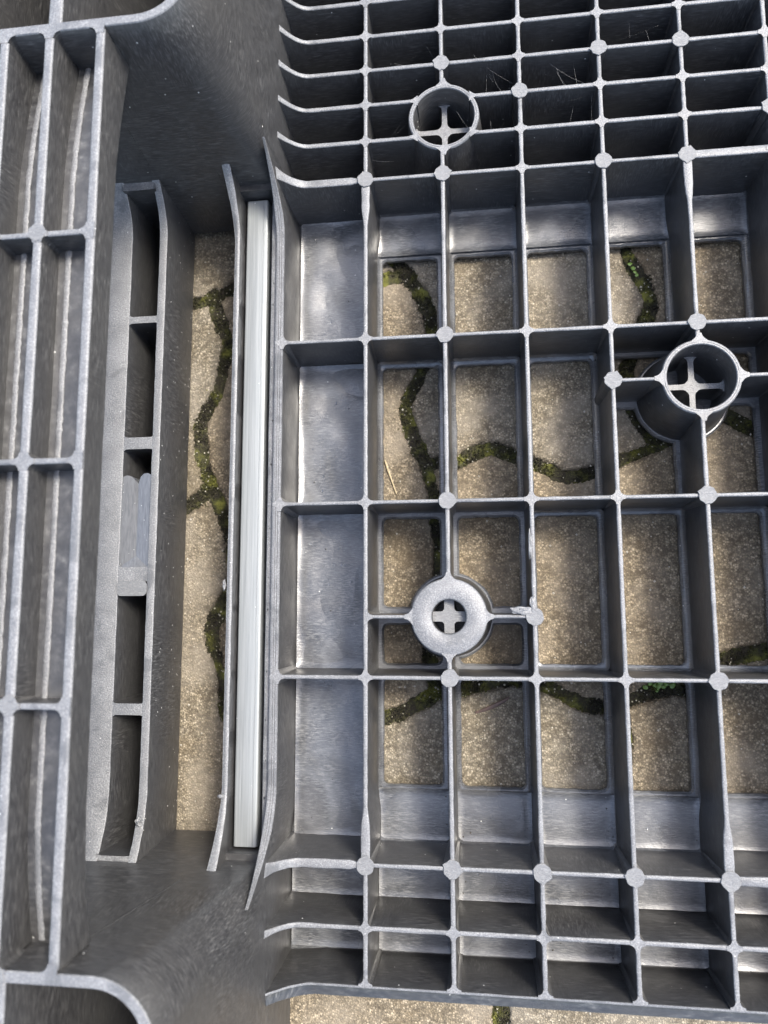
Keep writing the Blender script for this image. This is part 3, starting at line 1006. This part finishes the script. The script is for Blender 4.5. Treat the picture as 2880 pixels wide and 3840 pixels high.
# -- slotted rail below the skid
TB = ((.044, .075), (-.312, -.349))
part(rib('rail_lip', yline(-.1365, -.3500, .0790, .0026, *TB, .015, .011), .0026, None, draft=.0002, r=.0005))
part(rib('rail_land', yline(-.1980, -.3500, .0790, .0397, *TB, .015, .011), .0397, None, draft=.0, r=.0006))
zq = lambda y: ramp_y(y, *TB, .015, .011)
for y0, y1 in ((-.0110, -.0155), (-.0926, -.1003), (-.1764, -.1852), (-.2606, -.2675)):
    fr = .0030
    up = [(-.1375 - fr * (1 - math.cos(t)), y0 + fr * (1 - math.sin(t))) for t in (0, .4, .8, 1.2, 1.57)]
    up += [(-.1588 + fr * (1 - math.cos(t)), y0 + fr * (1 - math.sin(t))) for t in (1.57, 1.2, .8, .4, 0)]
    W_ = [(-.1355, y0 + fr)] + up + [(-.1605, y0 + fr), (-.1605, y1 - fr)] + [(x, y1 + y0 - y) for x, y in reversed(up)] + [(-.1355, y1 - fr)]
    part(prism('rail_web', W_, -.00015, -HF, None))
part(prism('rail_end', [(-.1595, .0700), (-.1565, .0696), (-.1410, .0696), (-.1375, .0700), (-.1375, .0790), (-.1595, .0790)], zq(.0742) - .0002, -HF, None))
part(prism('rail_end', [(-.1595, -.3560), (-.1375, -.3560), (-.1375, -.3463), (-.1410, -.3468), (-.1560, -.3468), (-.1595, -.3460)], zq(-.348) - .0002, -HF, None))
part(prism('rail_floor', [(-.235, -.354), (-.1350, -.354), (-.1350, .080), (-.235, .080)], -HF - .001, -HF - .004, None, mi_top=0))
V = [(-.1592, -.1195, -.0012), (-.1574, -.1179, -.0006), (-.1550, -.1173, -.0005), (-.1524, -.1181, -.0010), (-.1487, -.1224, -.0032), (-.1464, -.1186, -.0010), (-.1440, -.1165, -.0005), (-.1414, -.1162, -.0005), (-.1387, -.1174, -.0012),
     (-.1387, -.1772, -.0010), (-.1592, -.1772, -.0010), (-.1487, -.1690, -.0036)]
F = [(0, 1, 2, 3, 4, 11, 10), (4, 5, 6, 7, 8, 9, 11), (10, 11, 9)]
nb = len(V)
Vb = [(x, y, -.012) for x, y, z in V]
F += [tuple(nb + q for q in (10, 11, 4, 3, 2, 1, 0)), tuple(nb + q for q in (11, 9, 8, 7, 6, 5, 4)), (nb + 9, nb + 11, nb + 10)]
for a, b in [(q, (q + 1) % 11) for q in range(11)]: F.append((a, b, nb + b, nb + a))
pl = part(from_py('slot_plate', V + Vb, F, PLATE, None, None, 12))
pl['label'] = 'smooth bluish grey plate closing the third slot with a peaked edge'
part(prism('slot_tab', rrect(-.1590, -.1945, -.1388, -.1850, .003, 4, 0), .0003, -.004, None, [WALL, PAD]))

# -- ragged mould flash left on edges
def flash(x, y, z, sx, sy, sz, seed):
    bm = bmesh.new()
    bmesh.ops.create_icosphere(bm, subdivisions=3, radius=1)
    for v in bm.verts:
        n = 1 + .5 * mnoise.noise(v.co * 1.9 + Vector((seed, 0, 0))) + .45 * mnoise.noise(v.co * 5.5 + Vector((0, seed, 0)))
        v.co = Vector((x + v.co.x * sx * n, y + v.co.y * sy * n, z + v.co.z * sz * n))
    me = bpy.data.meshes.new('flash_burr'); bm.to_mesh(me); bm.free()
    return part(link('flash_burr', me, TOP, None, 25))
for k, a in enumerate([(.0930, -.2042, .0004, .0065, .0020, .0010), (.0985, -.1660, -.0002, .0011, .0085, .0012), (.0990, -.2000, .0002, .0018, .0040, .0010),
                       (-.1360, -.3290, .0040, .0020, .0025, .0020), (-.0870, -.3135, .0010, .0018, .0010, .0012), (-.0890, -.1880, -.0015, .0010, .0030, .0012)]):
    flash(*a, seed=k + 1)
random.seed(5)

# ------------------------------------------------------------------ steel bar lying in the channel
bar = empty('steel_bar', (-.0739, -.138, -.0215))
tag(bar, 'long galvanised square steel bar lying in the narrow channel of the pallet', 'bar')
L0, L1 = -.3440, .0680
w, zt, zb = .0074, -.0062, -.0215
prof = []
for cxs, czs, a in ((w - .0014, zt - .0014, 0), (-w + .0014, zt - .0014, 90), (-w + .0014, zb + .0014, 180), (w - .0014, zb + .0014, 270)):
    for i in range(5):
        t = R(a + 90 * i / 4); prof.append((cxs + .0014 * math.cos(t), czs + .0014 * math.sin(t)))
# shallow roll line near one edge
V, F = [], []
ys = [L0 + (L1 - L0) * i / 30 for i in range(31)]
for y in ys:
    for u, z in prof: V.append((-.0739 + u, y, z))
m = len(prof)
for i in range(30):
    for k in range(m): F.append((i * m + k, i * m + (k + 1) % m, (i + 1) * m + (k + 1) % m, (i + 1) * m + k))
tube = from_py('tube', V, F, ZINC, None, None, 40)
tube.parent = bar; tube.matrix_parent_inverse = Matrix.Translation((.0739, .138, .0215))
for y, nm in ((L0, 'end_face'), (L1, 'end_face')):
    V = [(-.0739 + u, y, z) for u, z in prof] + [(-.0739 + u * .82, y, (z - (zt + zb) / 2) * .82 + (zt + zb) / 2) for u, z in prof]
    F = [(k, (k + 1) % m, m + (k + 1) % m, m + k) for k in range(m)]
    e = from_py('end_face', V, F, ZINC, None, None, 0)
    e.parent = bar; e.matrix_parent_inverse = Matrix.Translation((.0739, .138, .0215))
V, F = [], []
for y in ys:
    for u, z in ((.0040, zt - .0002), (.0042, zt + .00018), (.0046, zt + .00018), (.0048, zt - .0002)): V.append((-.0739 + u, y, z))
for i in range(30):
    for k in range(3): F.append((i * 4 + k, i * 4 + k + 1, (i + 1) * 4 + k + 1, (i + 1) * 4 + k))
sm = from_py('weld_seam', V, F, ZINC, None, None, 60)
sm.parent = bar; sm.matrix_parent_inverse = Matrix.Translation((.0739, .138, .0215))

# ------------------------------------------------------------------ small things on the stones
def blade(name, mat, pts, w, label, cat):
    """a thin tapering stem or leaf as a closed little tube"""
    V, F = [], []
    n = len(pts)
    for i, (x, y, z) in enumerate(pts):
        a, b = pts[max(i - 1, 0)], pts[min(i + 1, n - 1)]
        d = Vector((b[0] - a[0], b[1] - a[1], 0)).normalized()
        ww = w * (math.sin(math.pi * (i + .4) / (n - .2)) ** .6 if cat == 'leaf' else 1 - .4 * i / n)
        for u, v in ((1, 0), (0, .5), (-1, 0), (0, -.4)):
            V.append((x - d.y * ww * u, y + d.x * ww * u, z + ww * v))
    for i in range(n - 1):
        for k in range(4): F.append((i * 4 + k, i * 4 + (k + 1) % 4, (i + 1) * 4 + (k + 1) % 4, (i + 1) * 4 + k))
    F += [(0, 1, 2, 3), tuple((n - 1) * 4 + k for k in (3, 2, 1, 0))]
    o = from_py(name, V, F, mat, None, None, 60)
    return tag(o, label, cat)
blade('grass_straw', STRAW, [(.0056, -.1021, ZP + .0008), (.0078, -.109, ZP + .0016), (.0104, -.1165, ZP + .0012), (.0134, -.1255, ZP + .0008)], .0005,
      'thin pale dry grass straw on the stone beside the vertical moss joint', 'straw')
blade('leaf_sliver', NEEDLE, [(.0640, -.2700, ZP + .0006), (.0700, -.2680, ZP + .001), (.0770, -.2650, ZP + .001), (.0825, -.2622, ZP + .001), (.0858, -.2600, ZP + .0008)], .0014,
      'narrow dark brown leaf sliver on the stone below the capped socket', 'leaf')

def seedling(x, y, spots, label):
    e = empty('seedling', (x, y, ZP))
    tag(e, label, 'plant', 'seedlings sprouting from the moss')
    for dx, dy, s, a in spots:
        V = [(0, 0, .0004)]; F = []
        n = 9
        for i in range(n):
            t = 2 * math.pi * i / n
            V.append((s * math.cos(t), s * .8 * math.sin(t), -.0002))
        for i in range(n): F.append((0, 1 + i, 1 + (i + 1) % n))
        V.append((0, 0, -.0006))
        for i in range(n): F.append((n + 1, 1 + (i + 1) % n, 1 + i))
        o = from_py('leaf', V, F, LEAF, e, None, 50)
        o.location = (dx, dy, random.uniform(.0003, .0022)); o.rotation_euler = (random.uniform(-.35, .35), random.uniform(-.35, .35), a)
    st = []
    V, F = [], []
    for dx, dy, s, a in spots:
        b = len(V)
        V += [(0, 0, -.003), (.0004, 0, -.003), (dx, dy, .0006), (dx + .0004, dy, .0006), (0, .0004, -.003), (dx, dy + .0004, .0006)]
        F += [(b, b + 1, b + 3, b + 2), (b + 1, b + 4, b + 5, b + 3), (b + 4, b, b + 2, b + 5)]
    from_py('stem', V, F, LEAF, e, None, 0)
sp = []
for i in range(17):
    sp.append((random.gauss(.004, .0065), random.gauss(0, .0018), random.uniform(.0010, .0019), random.uniform(0, 6.28)))
seedling(.1745, -.2508, sp, 'clump of small round green leaves in the moss joint at the lower right')
seedling(.1745, .0275, [(-.0006, .0012, .0017, .4), (.0014, -.0018, .0018, 1.9), (.0024, -.0052, .0014, 2.5), (.0034, -.0072, .0013, .5)],
         'tiny pale green sprout of few leaves in the upper right moss joint')

# droplets on the plastic
DV, DF = [], []
def drop(x, y, z, r):
    b = len(DV); n = 10
    DV.append((x, y, z + r * .55))
    for f, h in ((.55, .45), (.9, .2), (1.0, 0)):
        for i in range(n):
            t = 2 * math.pi * i / n
            DV.append((x + r * f * math.cos(t), y + r * f * math.sin(t), z + r * h))
    for i in range(n):
        j = (i + 1) % n
        DF.append((b, b + 1 + i, b + 1 + j))
        for k in range(2):
            DF.append((b + 1 + k * n + i, b + 1 + (k + 1) * n + i, b + 1 + (k + 1) * n + j, b + 1 + k * n + j))
    DF.append(tuple(b + 1 + 2 * n + i for i in reversed(range(n))))
for _ in range(46):
    x = random.choice((random.uniform(-.048, -.006), random.uniform(-.048, -.006), random.uniform(.005, .24)))
    y = random.uniform(-.30, .06) if x < 0 else random.choice((random.uniform(-.344, -.322), random.uniform(.045, .066), random.uniform(-.378, -.355)))
    if x > 0 and min(abs(x - c) for c in XC) < .004: continue
    drop(x, y, -HF + .0009, random.uniform(.0004, .0010))
for _ in range(14): drop(-.0612 + random.uniform(-.001, .001), random.uniform(-.33, .05), -.0040, random.uniform(.0003, .0007))
drops = from_py('water_droplets', DV, DF, WATER, None, None, 60)
tag(drops, 'tiny clear water droplets on the wet floor of the pallet', kind='stuff')

# soil crumbs washed into the corners of the closed floors
GV.clear(); GF.clear()
random.seed(77)
for _ in range(170):
    ci = random.randint(0, 5)
    zone = random.choice(((.0425, .0700), (-.3475, -.3190), (-.3815, -.3525), (-.4125, -.3865)))
    if random.random() < .3: x, y = random.uniform(-.050, -.003), random.uniform(-.34, .065)
    else: x, y = XC[ci] + (.004 + .010 * random.random() ** 2 if random.random() < .5 else .046 - .010 * random.random() ** 2), random.uniform(*zone)
    grain(x, y, -HF + .0014, random.choice((.0002, .0003, .0003, .0005)))
crumbs = from_py('soil_crumbs', GV, GF, SOIL, None, None, 30)
tag(crumbs, 'dark soil crumbs washed into the corners of the closed cell floors', kind='stuff')

# fine cobweb strands spanning the small cells
CV, CF = [], []
def strand(a, b, sag=.0015, r=.00004):
    n = 7
    base = len(CV)
    for i in range(n):
        t = i / (n - 1)
        p = Vector(a).lerp(Vector(b), t); p.z -= sag * 4 * t * (1 - t)
        for k in range(3):
            CV.append((p.x + r * math.cos(k * 2.094), p.y + r * math.sin(k * 2.094), p.z + r * math.cos(k * 2.094 + 1)))
    for i in range(n - 1):
        for k in range(3):
            CF.append((base + i * 3 + k, base + i * 3 + (k + 1) % 3, base + (i + 1) * 3 + (k + 1) % 3, base + (i + 1) * 3 + k))
random.seed(31)
for cx_, cy_ in ((.085, .139), (.078, .150), (.030, .165), (.125, .139), (.128, .115), (.178, .160), (.018, .104), (.072, .108)):
    for _ in range(4):
        a = (cx_ + random.uniform(-.02, .02), cy_ + random.choice((-.0105, .0105)), random.uniform(-.012, -.003))
        b = (cx_ + random.uniform(-.02, .02), cy_ + random.uniform(-.0105, .0105), random.uniform(-.014, -.003))
        strand(a, b, random.uniform(.0005, .003), .000024)
WEB = mat_plain('cobweb_silk', (.30, .30, .30), .6)
web = from_py('cobweb', CV, CF, WEB, None, None, 60)
tag(web, 'fine grey cobweb strands stretched across the small cells near the upper open ring', 'cobweb')
